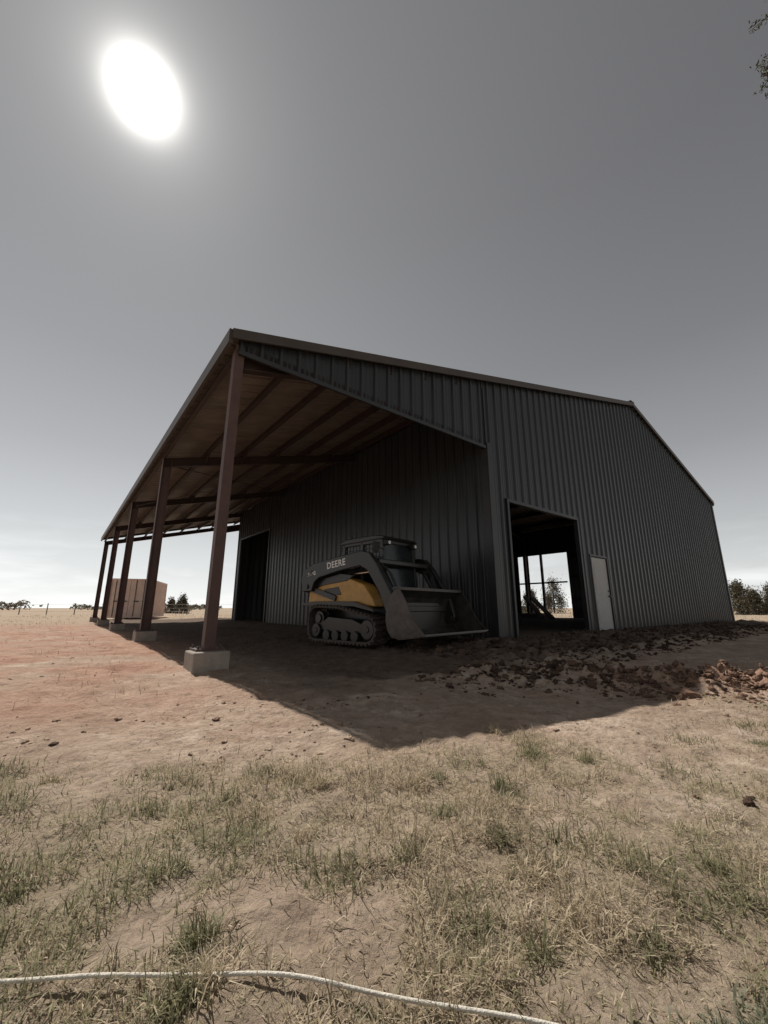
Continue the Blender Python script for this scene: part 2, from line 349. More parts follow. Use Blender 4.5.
# ------------------------------------------------------------------ barn
barn=empty('metal_barn',(AX,AY,0),ANG)
SA,SC,SR=5.68,15.11,24.55; ZA=8.59; TL=21.8; TB=16.35; ZB=.02
def zr(s): return ZA-(.2665*(SC-s) if s<SC else .2595*(s-SC))
def profile(a,b,extra=(),pitch=.305,h=.038):
    pts=[]; p=a
    while p<b:
        for o,q in ((0,0),(.018,h),(.058,h),(.076,0),(.135,0),(.143,.006),(.158,.006),(.166,0),(.215,0),(.223,.006),(.238,.006),(.246,0)):
            if p+o<b: pts.append((p+o,q))
        p+=pitch
    pts.append((b,0))
    for e in extra:
        pts.append((e,0))
    pts.sort(); return pts
def sheet(mb,prof,place,lo,hi,holes=()):
    for (a,oa),(b_,ob) in zip(prof[:-1],prof[1:]):
        if b_-a<1e-6: continue
        mid=(a+b_)/2; segs=[(lo,hi)]
        for (h0,h1,z0,z1) in holes:
            if h0<=mid<=h1:
                segs=[(lambda s,z=z1:z,hi)]
        for l,hh in segs:
            mb.add([place(a,oa,l(a)),place(b_,ob,l(b_)),place(b_,ob,hh(b_)),place(a,oa,hh(a))],[(0,1,2,3)])
OP=(6.32,9.53,3.12); DR=(10.12,11.12,2.16); ZS=4.30
mb=MB()
pr=profile(-.03,SR,extra=(SA,OP[0],OP[1],DR[0],DR[1],SC))
for (a,oa),(b_,ob) in zip(pr[:-1],pr[1:]):
    if b_-a<1e-6: continue
    mid=(a+b_)/2; lo=ZS if mid<SA else ZB
    if OP[0]<=mid<=OP[1]: lo=OP[2]
    if DR[0]<=mid<=DR[1]: lo=DR[2]
    mb.add([(a,-oa,lo),(b_,-ob,lo),(b_,-ob,zr(b_)-.04),(a,-oa,zr(a)-.04)],[(0,1,2,3)])
mb.obj('gable_siding',M_side,barn)
SO=(12.3,16.05,4.25)
mb=MB(); pr=profile(.05,TB+.25,extra=(SO[0],SO[1]))
sheet(mb,pr,lambda a,o,z:(SA-o,a,z),lambda s:ZB,lambda s:zr(SA)-.25,[(SO[0],SO[1],None,SO[2])]); mb.obj('side_siding',M_side,barn)
RO=(8.0,11.7,4.35)
mb=MB(); pr=profile(.0,TL,extra=(RO[0],RO[1]))
sheet(mb,pr,lambda a,o,z:(SR+o,a,z),lambda s:ZB,lambda s:zr(SR)-.02,[(RO[0],RO[1],None,RO[2])]); mb.obj('far_side_siding',M_side,barn)
mb=MB(); pr=profile(SA,SR,extra=(SC,))
sheet(mb,pr,lambda a,o,z:(a,TB+.25+o,z),lambda s:ZB,lambda s:zr(s)-.04); mb.obj('rear_siding',M_side,barn)
mb=MB(); pr=profile(-.1,TL+.1,h=.05)
for (a,oa),(b_,ob) in zip(pr[:-1],pr[1:]):
    for s0,s1 in((-.14,SC),(SC,SR+.14)):
        mb.add([(s0,a,zr(s0)+oa),(s1,a,zr(s1)+oa),(s1,b_,zr(s1)+ob),(s0,b_,zr(s0)+ob)],[(0,1,2,3)])
mb.obj('roof_panels',M_roof,barn)
mb=MB()
for s0,s1 in((-.16,SC),(SC,SR+.16)):
    for t0,t1 in((-.135,-.105),(TL+.105,TL+.135)):
        za,zb=zr(s0),zr(s1)
        mb.add([(s0,t0,za-.10),(s1,t0,zb-.10),(s1,t0,zb+.055),(s0,t0,za+.055),(s0,t1,za-.10),(s1,t1,zb-.10),(s1,t1,zb+.055),(s0,t1,za+.055)],
           [(0,1,2,3),(7,6,5,4),(0,4,5,1),(3,2,6,7),(0,3,7,4),(1,5,6,2)])
mb.box(-.20,-.145,-.10,TL+.10,zr(-.14)-.17,zr(-.14)+.05)
mb.box(SR+.145,SR+.20,-.10,TL+.10,zr(SR)-.2,zr(SR)+.02)
mb.beam((SC,-.14,ZA+.07),(SC,TL+.14,ZA+.07),.35,.03)
mb.obj('rake_and_eave_trim',M_rake,barn)
mb=MB()
mb.box(-.03,SA-.1,-.060,-.02,ZS-.04,ZS+.03)
mb.box(SA-.06,SA+.09,-.066,-.041,ZB,4.42); mb.box(SA-.066,SA-.041,-.041,.14,ZB,zr(SA)-.26)
mb.box(SR-.09,SR+.066,-.066,-.041,ZB,zr(SR)-.05); mb.box(SR+.041,SR+.064,-.04,.12,ZB,zr(SR)-.05)
for s in (OP[0]-.07,OP[1]): mb.box(s,s+.07,-.062,.05,ZB,OP[2]+.08)
mb.box(OP[0],OP[1],-.059,.05,OP[2],OP[2]+.075)
for s in (DR[0]-.05,DR[1]): mb.box(s,s+.05,-.059,.02,ZB,DR[2]+.05)
mb.box(DR[0],DR[1],-.056,.02,DR[2],DR[2]+.05)
for t in (SO[0]-.07,SO[1]): mb.box(SA-.059,SA+.05,t,t+.07,ZB,SO[2]+.08)
mb.box(SA-.056,SA+.05,SO[0],SO[1],SO[2],SO[2]+.07)
mb.obj('corner_and_opening_trim',M_trim,barn)
mb=MB(); mb.box(DR[0]+.02,DR[1]-.02,-.02,.025,.12,DR[2]-.02)
for z0,z1 in((.3,.95),(1.1,1.95)): mb.box(DR[0]+.16,DR[1]-.16,-.026,-.02,z0,z1)
mb.obj('walk_door',M_door,barn,bevel=.004)
mb=MB(); mb.cyl((DR[1]-.1,-.02,1.05),(DR[1]-.1,-.08,1.05),.028); mb.cyl((DR[1]-.1,-.02,1.2),(DR[1]-.1,-.045,1.2),.025); mb.obj('door_knob',M_steel,barn)
mb=MB()
for z in (.35,1.3,2.7,4.05,5.2,6.3,7.3):
    p=-.03+.11
    while p<SR-.1:
        if z<zr(p)-.2 and (p>SA or z>4.4) and not (OP[0]-.1<p<OP[1]+.1 and z<OP[2]+.1) and not (DR[0]-.1<p<DR[1]+.1 and z<DR[2]+.1):
            mb.box(p-.007,p+.007,-.008,0.001,z-.007,z+.007)
        p+=.305
mb.obj('siding_screws',M_trim,barn)
# frames
mb=MB(); FT=[.16,5.45,10.9,16.35,21.7]
DP=.20; mr_=MB()
for i,t in enumerate(FT):
    zt=zr(0)-.03-DP
    if i==0: mb.beam((-.03,t-.1,.24),(0.0,t-.1,zt+.1),.13,.13,(0,1,0))
    else: mb.ibeam((0.08,t,.24),(0.08,t,zt),.14,.20,(1,0,0))
    mr_.ibeam((0.0,t,zr(0)-DP-.03-.11),(SA+.1,t,zr(SA+.1)-DP-.03-.14),.13,.22)
    mb.box(-.18 if i==0 else -.12,.15 if i==0 else .24,t-.16,t+.16,.215,.24)
    mr_.ibeam((SA+.28,t,.05),(SA+.28,t,zr(SA)-.3),.18,.4,(1,0,0)); mr_.ibeam((SR-.28,t,.05),(SR-.28,t,zr(SR)-.3),.18,.4,(1,0,0))
    mr_.ibeam((SA+.1,t,zr(SA+.1)-.5),(SC,t,ZA-.42),.18,.42); mr_.ibeam((SC,t,ZA-.42),(SR-.1,t,zr(SR)-.5),.18,.42)
mb.obj('canopy_posts',M_red,barn); mr_.obj('steel_frames',M_pur,barn)
mb=MB()
for s in [.02,.95,1.9,2.85,3.8,4.75,5.6]+list(np.arange(7,24.5,1.5)):
    z=zr(s)-.035
    mb.box(s-.008,s+.008,-.02,TL+.05,z-.20,z); mb.box(s+.008,s+.075,-.02,TL+.05,z-.012,z); mb.box(s-.075,s-.008,-.02,TL+.05,z-.2,z-.188)
for z in (1.2,2.6,3.95,5.1):
    if z>4.3: mb.box(SA+.03,SR-.03,.02,.07,z,z+.2)
    else:
        for a0,a1 in((SA+.03,OP[0]-.08),(DR[1]+.08,SR-.05)): mb.box(a0,a1,.06,.11,z,z+.2)
        if z>2.5 and z<3: mb.box(OP[1]+.08,DR[1]+.08,.055,.11,z,z+.2)
    mb.box(SR-.08,SR-.03,.1,RO[0]-.05,z,z+.2); mb.box(SR-.08,SR-.03,RO[1]+.05,TB,z,z+.2)
    mb.box(SA+.03,SA+.08,.1,SO[0]-.05,z,z+.2)
mb.box(0,SA,.0,.05,ZS+.03,ZS+.16)
mb.beam((SR-.05,9.85,.05),(SR-.05,9.85,5.9),.14,.14,(0,1,0))
mb.beam((SR-.1,8.1,2.4),(SR-.1,11.6,2.4),.10,.10)
for t in FT[1:]:
    for s in (.95,1.9,2.85,3.8,4.75):
        mb.beam((s,t-.40,zr(s)-.23),(s,t-.03,zr(s)-.44),.03,.03); mb.beam((s,t+.40,zr(s)-.23),(s,t+.03,zr(s)-.44),.03,.03)
mb.obj('purlins_and_girts',M_pur,barn)
mb=MB()
for t0 in (5.45,):
    mb.cyl((.1,t0,zr(.1)-.4),(5.6,t0+5.3,zr(5.6)-.4),.012,8); mb.cyl((.1,t0+5.3,zr(.1)-.4),(5.6,t0,zr(5.6)-.4),.012,8)
mb.obj('bracing_rods',M_steel,barn)
mb=MB()
for i,t in enumerate(FT):
    t2=t-.1 if i==0 else t
    mb.box(-.24 if i==0 else -.12,.18 if i==0 else .3,t2-.21,t2+.21,-.25,.215)
mb.obj('concrete_piers',M_conc,barn,bevel=.016)
mb=MB()
for i,t in enumerate(FT):
    for a in((-.15,.11) if i==0 else (-.08,.2)):
        for c_ in(-.12,.12): mb.cyl((a,t+c_,.24),(a,t+c_,.275),.014,8)
mb.obj('anchor_bolts',M_steel,barn)
mb=MB()
for i in range(7): mb.box(20.5+.02*i,23.9-.03*i,9.0+.17*i,9.15+.17*i,.12+.0*i,.3+.05*(i%3))
mb.beam((20.2,7.6,.15),(23.8,10.9,1.5),.25,.12); mb.beam((20.6,7.2,.15),(24.0,10.5,1.45),.25,.12)
mb.obj('lumber_stack',M_wood,barn)

# ------------------------------------------------------------------ track loader
TH=math.radians(-42)
ld=empty('compact_track_loader',(-1.151,9.564,.045),TH)
def hull(circs,n=40):
    P=[]
    for x,z,r in circs:
        for i in range(n): a=2*math.pi*i/n; P.append((x+r*math.cos(a),z+r*math.sin(a)))
    P=sorted(set(P))
    def cr(o,a,b): return (a[0]-o[0])*(b[1]-o[1])-(a[1]-o[1])*(b[0]-o[0])
    lo=[]
    for p in P:
        while len(lo)>1 and cr(lo[-2],lo[-1],p)<=0: lo.pop()
        lo.append(p)
    up=[]
    for p in reversed(P):
        while len(up)>1 and cr(up[-2],up[-1],p)<=0: up.pop()
        up.append(p)
    return lo[:-1]+up[:-1]
def resample(poly,step):
    pts=poly+[poly[0]]; out=[]; L_=[0]
    for a,b_ in zip(pts[:-1],pts[1:]): L_.append(L_[-1]+math.dist(a,b_))
    n=int(L_[-1]/step); j=0
    for i in range(n):
        d=L_[-1]*i/n
        while L_[j+1]<d: j+=1
        f=(d-L_[j])/(L_[j+1]-L_[j]); a,b_=pts[j],pts[j+1]; out.append((a[0]+(b_[0]-a[0])*f,a[1]+(b_[1]-a[1])*f))
    return out
trk=resample(hull([(1.98,.29,.25),(.52,.24,.2),(.56,.47,.25),(1.2,.60,.1)]),.05)
for sgn,nm in((-1,'right'),(1,'left')):
    y0,y1=sorted((sgn*.57,sgn*.99)); mb=MB(); n=len(trk)
    nrm=[]
    for i in range(n):
        a=trk[i-1];b_=trk[(i+1)%n]; dx,dz=b_[0]-a[0],b_[1]-a[1]; l=math.hypot(dx,dz); nrm.append((dz/l,-dx/l))
    vs=[]
    for (x,z),(nx,nz) in zip(trk,nrm):
        vs+=[(x,y0,z),(x,y1,z),(x-nx*.035,y1,z-nz*.035),(x-nx*.035,y0,z-nz*.035)]
    fs=[]
    for i in range(n):
        j=(i+1)%n
        for k in range(4): fs.append((i*4+k,i*4+(k+1)%4,j*4+(k+1)%4,j*4+k))
    mb.add(vs,fs)
    for i in range(0,n,2):
        (x,z),(nx,nz)=trk[i],nrm[i]; tx,tz=-nz,nx; w=.028
        for (ya,yb,off) in ((y0,y0+.2,0),(y0+.22,y1,.02)):
            P=[]
            for yy in(ya,yb):
                for a,b_ in((-w,0),(w,0),(w*.8,.03),(-w*.8,.03)): P.append((x+tx*(a+off)+nx*b_,yy,z+tz*(a+off)+nz*b_))
            mb.add(P,[(0,1,2,3),(7,6,5,4),(0,4,5,1),(1,5,6,2),(2,6,7,3),(3,7,4,0)])
        mb.box(x-nx*.06-.015,x-nx*.06+.015,(y0+y1)/2-.03,(y0+y1)/2+.03,z-nz*.06-.015,z-nz*.06+.015)
    mb.obj('track_'+nm,M_rub,ld,fixn=True)
    mb=MB(); yo=sgn*.62; ye=sgn*.95
    mb.cyl((1.98,yo,.29),(1.98,ye,.29),.17,24); mb.cyl((.52,yo,.24),(.52,ye,.24),.13,24)
    for i in range(4): mb.cyl((.84+.27*i,yo,.155),(.84+.27*i,ye,.155),.10,20)
    for i in range(12):
        a=2*math.pi*i/12; mb.beam((.56,sgn*.78,.47),(.56+.205*math.cos(a),sgn*.78,.47+.205*math.sin(a)),.07,.05,(0,1,0))
    mb.cyl((.56,sgn*.66,.47),(.56,sgn*.9,.47),.15,24)
    mb.obj('rollers_'+nm,M_blk,ld,bevel=.008)
    mb=MB(); mb.prism([(.5,.3),(.8,.22),(1.9,.22),(1.95,.33),(1.55,.46),(.85,.5)],*sorted((sgn*.66,sgn*.9))); mb.cyl((.56,sgn*.9,.47),(.56,sgn*.93,.47),.09,20)
    for xx,zz in((1.98,.29),(.52,.24)): mb.cyl((xx,ye,zz),(xx,ye+sgn*.015,zz),.06,16)
    mb.obj('track_frame_'+nm,M_blk,ld,bevel=.01)
    mb=MB(); mb.prism([(.06,.74),(.12,1.04),(.55,1.22),(1.30,1.26),(1.75,1.12),(2.0,.84),(2.06,.70),(1.5,.76),(.5,.78)],*sorted((sgn*.5,sgn*.82))); mb.obj('side_panel_'+nm,M_yel,ld,bevel=.02)
    mb=MB(); mb.prism([(.0,.72),(.05,.79),(.5,.81),(1.6,.80),(2.12,.66),(2.15,.60),(1.6,.70)],*sorted((sgn*.55,sgn*.94)))
    mb.prism([(.55,.90),(.6,1.06),(1.05,1.10),(1.15,.93)],*sorted((sgn*.80,sgn*.826)))
    mb.prism([(.0,1.0),(.0,1.2),(1.1,1.36),(1.5,1.3),(1.3,1.2),(.6,1.14)],*sorted((sgn*.78,sgn*.830)))
    mb.obj('fender_'+nm,M_blk,ld,bevel=.01)
    ya,yb=sorted((sgn*.835,sgn*.95))
    arm=[(.02,1.02),(-.04,1.28),(.06,1.49),(.35,1.60),(1.2,1.70),(1.82,1.75),(2.02,1.70),(2.2,1.50),(2.62,.86),(2.72,.5),(2.66,.38),(2.54,.38),(2.44,.60),(2.28,.95),(1.98,1.36),(1.78,1.46),(1.2,1.40),(.55,1.29),(.40,1.20),(.32,1.02)]
    mb=MB(); mb.prism(arm,ya,yb)
    mb.obj('lift_arm_'+nm,M_blk,ld,bevel=.018)
    mb=MB(); mb.beam((.15,sgn*.86,1.1),(1.0,sgn*.84,.86),.06,.10); mb.cyl((.17,sgn*.78,1.12),(.17,sgn*.975,1.12),.05,16); mb.cyl((2.62,sgn*.78,.48),(2.62,sgn*.975,.48),.045,16); mb.cyl((.30,sgn*.76,1.42),(.30,sgn*.97,1.42),.04,16)
    mb.cyl((.45,sgn*.72,1.3),(1.3,sgn*.72,1.34),.05,16); mb.cyl((2.1,sgn*.66,1.42),(2.33,sgn*.66,1.05),.045,16)
    mb.beam((2.05,sgn*.72,1.45),(2.2,sgn*.72,1.4),.2,.07)
    hp=[(1.9,sgn*.74,1.40),(2.1,sgn*.70,1.52),(2.3,sgn*.62,1.3),(2.42,sgn*.58,1.02),(2.46,sgn*.5,.85)]
    for dy in(0,.04,.08): mb.tube([(a,b_+sgn*dy,c_+dy*.5) for a,b_,c_ in hp],[.013]*5,6)
    mb.obj('links_'+nm,M_blk,ld)
    mb=MB(); mb.cyl((1.3,sgn*.72,1.34),(1.85,sgn*.72,1.36),.026,12); mb.cyl((2.33,sgn*.66,1.05),(2.52,sgn*.66,.76),.024,12); mb.obj('cylinder_rod_'+nm,M_chrome,ld)
mb=MB(); mb.prism([(.15,.35),(.1,.75),(.2,1.0),(2.0,1.0),(2.15,.7),(2.1,.38),(1.9,.3),(.4,.3)],-.54,.54)
mb.prism([(.02,.6),(.02,1.45),(.12,1.62),(.78,1.72),(.78,1.0),(.5,.6)],-.56,.56)
mb.beam((2.5,-.8,.66),(2.5,.8,.66),.14,.12); mb.beam((2.1,-.79,1.54),(2.1,.79,1.54),.1,.1)
mb.prism([(2.5,.25),(2.56,.25),(2.56,.9),(2.46,.95),(2.4,.6)],-.55,.55)
mb.obj('chassis',M_blk,ld,bevel=.02)
mb=MB()
for i in range(12): mb.box(-.005,.02,-.45,.45,.72+.055*i,.745+.055*i)
for i in range(9): mb.box(.2+.055*i,.225+.055*i,-.57,.57,1.2,1.55)
mb.obj('engine_grille',M_grill,ld)
mb=MB(); cx0,cx1,cw=.80,2.02,.47
for sg in(-1,1):
    for p0,p1 in (((cx0,1.0),(cx0+.04,2.02)),((cx1+.02,.95),(cx1-.10,2.02)),((1.38,1.0),(1.38,2.02))):
        mb.beam((p0[0],sg*cw,p0[1]),(p1[0],sg*cw,p1[1]),.07,.07,(1,0,0))
    mb.beam((cx0,sg*cw,1.99),(cx1-.1,sg*cw,1.99),.07,.08); mb.beam((cx0,sg*cw,1.42),(cx1,sg*cw,1.42),.06,.05)
for x,z in((cx0+.04,1.99),(cx1-.1,1.99)): mb.beam((x,-cw,z),(x,cw,z),.07,.08)
mb.obj('cab_frame',M_blk,ld,bevel=.01)
mb=MB(); mb.prism([(cx0-.06,2.0),(cx0-.04,2.07),(cx0+.1,2.11),(cx1-.25,2.12),(cx1-.02,2.08),(cx1+.03,2.02)],-.53,.53); mb.obj('cab_roof',M_blk,ld,bevel=.02)
mb=MB(); mb.box(1.0,1.5,-.3,.3,2.12,2.17); mb.cyl((.62,.35,1.6),(.62,.35,2.0),.04,12); mb.cyl((.95,-.4,2.1),(.95,-.4,2.2),.035,12)
for sg in(-1,1): mb.box(cx1-.06,cx1+.05,sg*.42-.07,sg*.42+.07,1.90,1.99); mb.box(cx0-.1,cx0-.02,sg*.4-.06,sg*.4+.06,1.88,1.97)
mb.beam((1.95,-.62,1.85),(2.0,-.5,1.8),.02,.02); mb.box(1.93,1.95,-.75,-.6,1.74,1.95)
mb.obj('cab_lights_and_mirrors',M_grill,ld,bevel=.008)
mb=MB()
for sg in(-1,1):
    for xx,zz in((cx1+.055,1.945),): mb.cyl((xx,sg*.42,zz),(xx+.006,sg*.42,zz),.035,14)
mb.obj('lamp_lenses',M_white,ld)
mb=MB()
for sg in(-1,1):
    mb.box(cx0+.05,1.35,sg*.455-.004,sg*.455+.004,1.45,1.96); mb.box(1.41,cx1-.09,sg*.455-.004,sg*.455+.004,1.45,1.96)
mb.add([(cx1,-.43,1.05),(cx1,.43,1.05),(cx1-.09,.43,1.95),(cx1-.09,-.43,1.95)],[(0,1,2,3)])
mb.box(cx0+.03,cx0+.038,-.43,.43,1.75,1.95)
mb.obj('cab_windows',M_glass,ld)
mb=MB()
for sg in(-1,1):
    for i in range(11): xx=cx0+.08+i*.095; mb.box(xx,xx+.01,sg*.475-.004,sg*.475+.004,1.45,1.95)
    for i in range(5): mb.box(cx0+.05,cx1-.1,sg*.483-.003,sg*.483+.003,1.5+.09*i,1.51+.09*i)
mb.obj('side_screens',M_steel,ld)
mb=MB(); mb.box(.75,.95,-.55,.55,1.64,1.76); mb.obj('rear_hood_lip',M_blk,ld,bevel=.02)
prof=[(3.32,.245),(3.0,.20),(2.78,.175),(2.62,.21),(2.53,.32),(2.50,.48),(2.52,.68),(2.60,.86),(2.74,1.0)]
mb=MB(); th=.018
out=[]
for i,(x,z) in enumerate(prof):
    a=prof[max(0,i-1)];b_=prof[min(len(prof)-1,i+1)]; dx,dz=b_[0]-a[0],b_[1]-a[1]; l=math.hypot(dx,dz); out.append((x-dz/l*th,z+dx/l*th))
mb.prism(prof+out[::-1],-1.0,1.0)
sp=prof+[(2.80,1.02),(2.92,.84),(3.1,.50),(3.32,.265)]
for sg in(-1,1): mb.prism(sp,*sorted((sg*1.0,sg*1.02)))
mb.beam((3.27,-1.03,.245),(3.27,1.03,.245),.16,.022,(-.14,0,1)); mb.beam((2.76,-1.02,1.005),(2.76,1.02,1.005),.07,.05)
mb.obj('bucket',M_steel,ld,fixn=True)
mb=MB()
for sg in(-.6,-.2,.2,.6): mb.box(2.46,2.52,sg-.02,sg+.02,.35,.85)
mb.obj('bucket_gussets',M_blk,ld)
def text(body,size,x,z,rot,m,nm):
    cu=bpy.data.curves.new(nm,'FONT'); cu.body=body; cu.size=size; cu.extrude=.002; cu.space_character=1.1; cu.offset=.004
    o=bpy.data.objects.new(nm+'_t',cu); scene.collection.objects.link(o); bpy.context.view_layer.update()
    me=bpy.data.meshes.new_from_object(o.evaluated_get(bpy.context.evaluated_depsgraph_get())); bpy.data.objects.remove(o)
    me.materials.clear(); me.materials.append(m)
    q=bpy.data.objects.new(nm,me); link(q,ld); q.matrix_local=Matrix.Translation((x,-.953,z))@Matrix.Rotation(rot,4,'Y')@Matrix.Rotation(math.pi/2,4,'X')
text('DEERE',.185,.82,1.455,-.1,M_white,'arm_lettering'); text('333G',.11,.20,1.33,-.14,M_white,'arm_number')

# ------------------------------------------------------------------ container
ct=empty('shipping_container',(-18.2,30.5,.08),math.radians(-71.5))
mb=MB(); lx,wy,hz=3.03,1.22,2.59
for x in(-lx,lx-.12):
    for y in(-wy,wy-.12): mb.box(x,x+.12,y,y+.12,0,hz)
for z0,z1 in((0.0,.14),(hz-.12,hz)):
    for y in(-wy+.01,wy-.11): mb.box(-lx+.12,lx-.12,y,y+.1,z0,z1)
    for x in(-lx+.01,lx-.11): mb.box(x,x+.1,-wy+.12,wy-.12,z0,z1)
def corr(a,b_):
    pts=[];p=a;k=0
    while p<b_: pts.append((p,[0,0,.035,.035][k%4])); p+=[.07,.06,.07,.06][k%4]; k+=1
    pts.append((b_,0)); return pts
for sg in(-1,1):
    sheet(mb,corr(-lx+.12,lx-.12),lambda a,o,z:(a,sg*(wy-.06+o*1),z),lambda s:.14,lambda s:hz-.12)
sheet(mb,corr(-wy+.12,wy-.12),lambda a,o,z:(-lx+.06-o,a,z),lambda s:.14,lambda s:hz-.12)
mb.box(lx-.08,lx-.05,-wy+.12,-.01,.14,hz-.12); mb.box(lx-.08,lx-.05,.01,wy-.12,.14,hz-.12)
mb.box(-lx+.05,lx-.05,-wy+.05,wy-.05,hz-.06,hz-.03)
mb.obj('container_body',M_cont,ct)
mb=MB()
for y in(-.85,-.35,.35,.85):
    mb.cyl((lx-.02,y,.05),(lx-.02,y,hz-.05),.02,8); mb.box(lx-.04,lx,y-.04,y+.25,1.05,1.12)
mb.obj('lock_rods',M_steel,ct)

# ------------------------------------------------------------------ rope
P=[(-1.6,1.0),(-1.2,.97),(-.95,.985),(-.75,.965),(-.562,.975),(-.38,.972),(-.205,.975),(-.08,.955),(.03,.94),(.15,.915),(.28,.90),(.42,.86),(.55,.78),(.7,.66),(.9,.5)]
cu=bpy.data.curves.new('rope','CURVE'); cu.dimensions='3D'; cu.bevel_depth=.0038; cu.bevel_resolution=3
sp_=cu.splines.new('NURBS'); sp_.points.add(len(P)-1); sp_.order_u=4; sp_.use_endpoint_u=True; sp_.resolution_u=10
for i,(x,y) in enumerate(P): sp_.points[i].co=(x,y-.006,H1(x,y)+.020,1)
o=bpy.data.objects.new('rope_t',cu); link(o); bpy.context.view_layer.update()
me=bpy.data.meshes.new_from_object(o.evaluated_get(bpy.context.evaluated_depsgraph_get())); bpy.data.objects.remove(o); me.materials.clear(); me.materials.append(M_rope)
link(bpy.data.objects.new('rope',me))

# ------------------------------------------------------------------ foliage
def leaves(name,pos,size,m,parent=None,tint=None,elong=1.6):
    n=len(pos); d=rng.normal(0,1,(n,3)); d/=np.linalg.norm(d,axis=1)[:,None]; e=rng.normal(0,1,(n,3)); e=np.cross(d,e); e/=np.linalg.norm(e,axis=1)[:,None]
    s=(size*rng.uniform(.6,1.3,n))[:,None]
    V=np.stack([pos-d*s*elong,pos+e*s*.5,pos+d*s*elong,pos-e*s*.5],1).reshape(-1,3)
    t=rng.random(n) if tint is None else tint
    return np_mesh(name,V,np.arange(n*4),np.arange(n)*4,np.full(n,4),m,parent,attr={'tint':('FLOAT',np.repeat(t,4))})
def cedar(x,y,h,w,nl=4200,sz=.09):
    z0=H1(x,y); e=empty('cedar_tree',(x,y,z0-.05))
    mb=MB(); mb.tube([(0,0,0),(.03,.02,h*.4),(0,0,h*.9)],[.1,.07,.02]);
    cs=[]
    for i in range(34):
        f=rng.uniform(.08,.97); a=rng.uniform(0,6.28); rr=w*.5*(1-f)**.6*rng.uniform(.4,1.0); p=(rr*math.cos(a),rr*math.sin(a),h*f)
        mb.cyl((0,0,h*max(.05,f-.08)),p,.025,5,.008); cs.append((*p,w*.17*rng.uniform(.7,1.3)))
    mb.obj('trunk',M_bark,e); cs=np.array(cs); k=rng.integers(0,len(cs),nl)
    pos=cs[k,:3]+rng.normal(0,1,(nl,3))*cs[k,3:4]*np.array([.55,.55,.75]); pos[:,2]=np.clip(pos[:,2],.05,None)
    ct_=rng.random(len(cs)); leaves('foliage',pos,sz,M_leafd,e,np.clip(ct_[k]*.6+rng.random(nl)*.4,0,1))
cedar(38.5,44.5,3.2,2.8); cedar(41.5,46,2.4,2.6); cedar(44,46,2.7,3.2); cedar(47.5,50,3.4,3.2); cedar(24,58,4.6,3.6); cedar(21.5,60,3.0,3.2); cedar(-27,55,2.4,2.0,2000); cedar(-29.5,57,1.8,1.8,1500)
N_=26000; az=rng.uniform(-1.5,1.5,N_); keep=rng.random(N_)<sst(.36,.5,fbm(az*14,az*0+3.3,61)); az=az[keep]
R=rng.uniform(150,240,len(az)); hh=.8+3.4*fbm(az*40,az*0+1.1,62)*sst(.3,.6,fbm(az*9,az*0+7.7,63))
x=R*np.sin(az); y=R*np.cos(az); pos=np.stack([x,y,H(x,y)+hh*rng.random(len(az))**.8],-1)
leaves('distant_tree_line',pos,.5,M_leafd,tint=rng.random(len(az)),elong=1.1)
fe=empty('wire_fence'); mb=MB(); mw=MB(); pts=[]
for i in range(16):
    x=-60+3.2*i; y=47-.15*i; z=H1(x,y); pts.append((x,y,z)); mb.cyl((x,y,z-.2),(x+rng.uniform(-.04,.04),y,z+1.25),.05,7)
for a,b_ in zip(pts[:-1],pts[1:]):
    for h_ in(.35,.7,1.1): mw.cyl((a[0],a[1],a[2]+h_),(b_[0],b_[1],b_[2]+h_),.008,4)
mb.obj('posts',M_wood,fe); mw.obj('wires',M_wire,fe)
jx,jy=4.9,1.0; j=empty('juniper_tree',(jx,jy,H1(jx,jy)-.05)); mb=MB(); tw=[]
trunk=[(0,0,0),(.05,.03,1.2),(-.05,.08,2.6),(.02,.02,4.2),(0,0,5.8),(.03,0,6.8)]
mb.tube([Vector(p) for p in trunk],[.17,.15,.12,.09,.05,.02],10)
def limb(p0,p1,r,sag=.15,nseg=6):
    p0=Vector(p0);p1=Vector(p1);pts=[]
    for i in range(nseg+1):
        f=i/nseg; p=p0.lerp(p1,f)+Vector((rng.normal(0,.03),rng.normal(0,.03),math.sin(f*math.pi)*sag+rng.normal(0,.02))); pts.append(p)
    mb.tube(pts,[r*(1-.85*i/nseg) for i in range(nseg+1)],6); return pts
def sprays(pts,cnt,ln,f0=.25):
    for _ in range(cnt):
        f=rng.uniform(f0,1)*(len(pts)-1); i=min(int(f),len(pts)-2); p=pts[i].lerp(pts[i+1],f-i)
        d=Vector(rng.normal(0,1,3)); d.z=abs(d.z)*.3-.25; d=(d.normalized()+(pts[-1]-pts[0]).normalized()*.8).normalized()
        q=p+d*ln*rng.uniform(.5,1.1); mb.cyl(p,q,.004,4,.0015); tw.append((p,q))
for i in range(26):
    h=rng.uniform(1.4,6.4); a=rng.uniform(0,6.28); rr=(2.1*(1-(h-1)/6.5)+.35)*rng.uniform(.75,1.05)
    pts=limb((0,0,h),(rr*math.cos(a),rr*math.sin(a),h+.35),.05); sprays(pts,26,.42)
for T in [(2.26,1.66,4.20),(2.30,1.74,3.95),(2.32,1.60,4.38)]:
    pts=limb((0,0,T[2]-.5),(T[0]-jx,T[1]-jy,T[2]),.028,.1,10); sprays(pts,40,.20,.5)
mb.obj('trunk_and_limbs',M_bark,j)
pp=[]
for p,q in tw:
    l=(q-p).length; nn=int(l*380)
    f=rng.random(nn)[:,None]; base_=np.array(p)*(1-f)+np.array(q)*f; pp.append(base_+rng.normal(0,.014,(nn,3)))
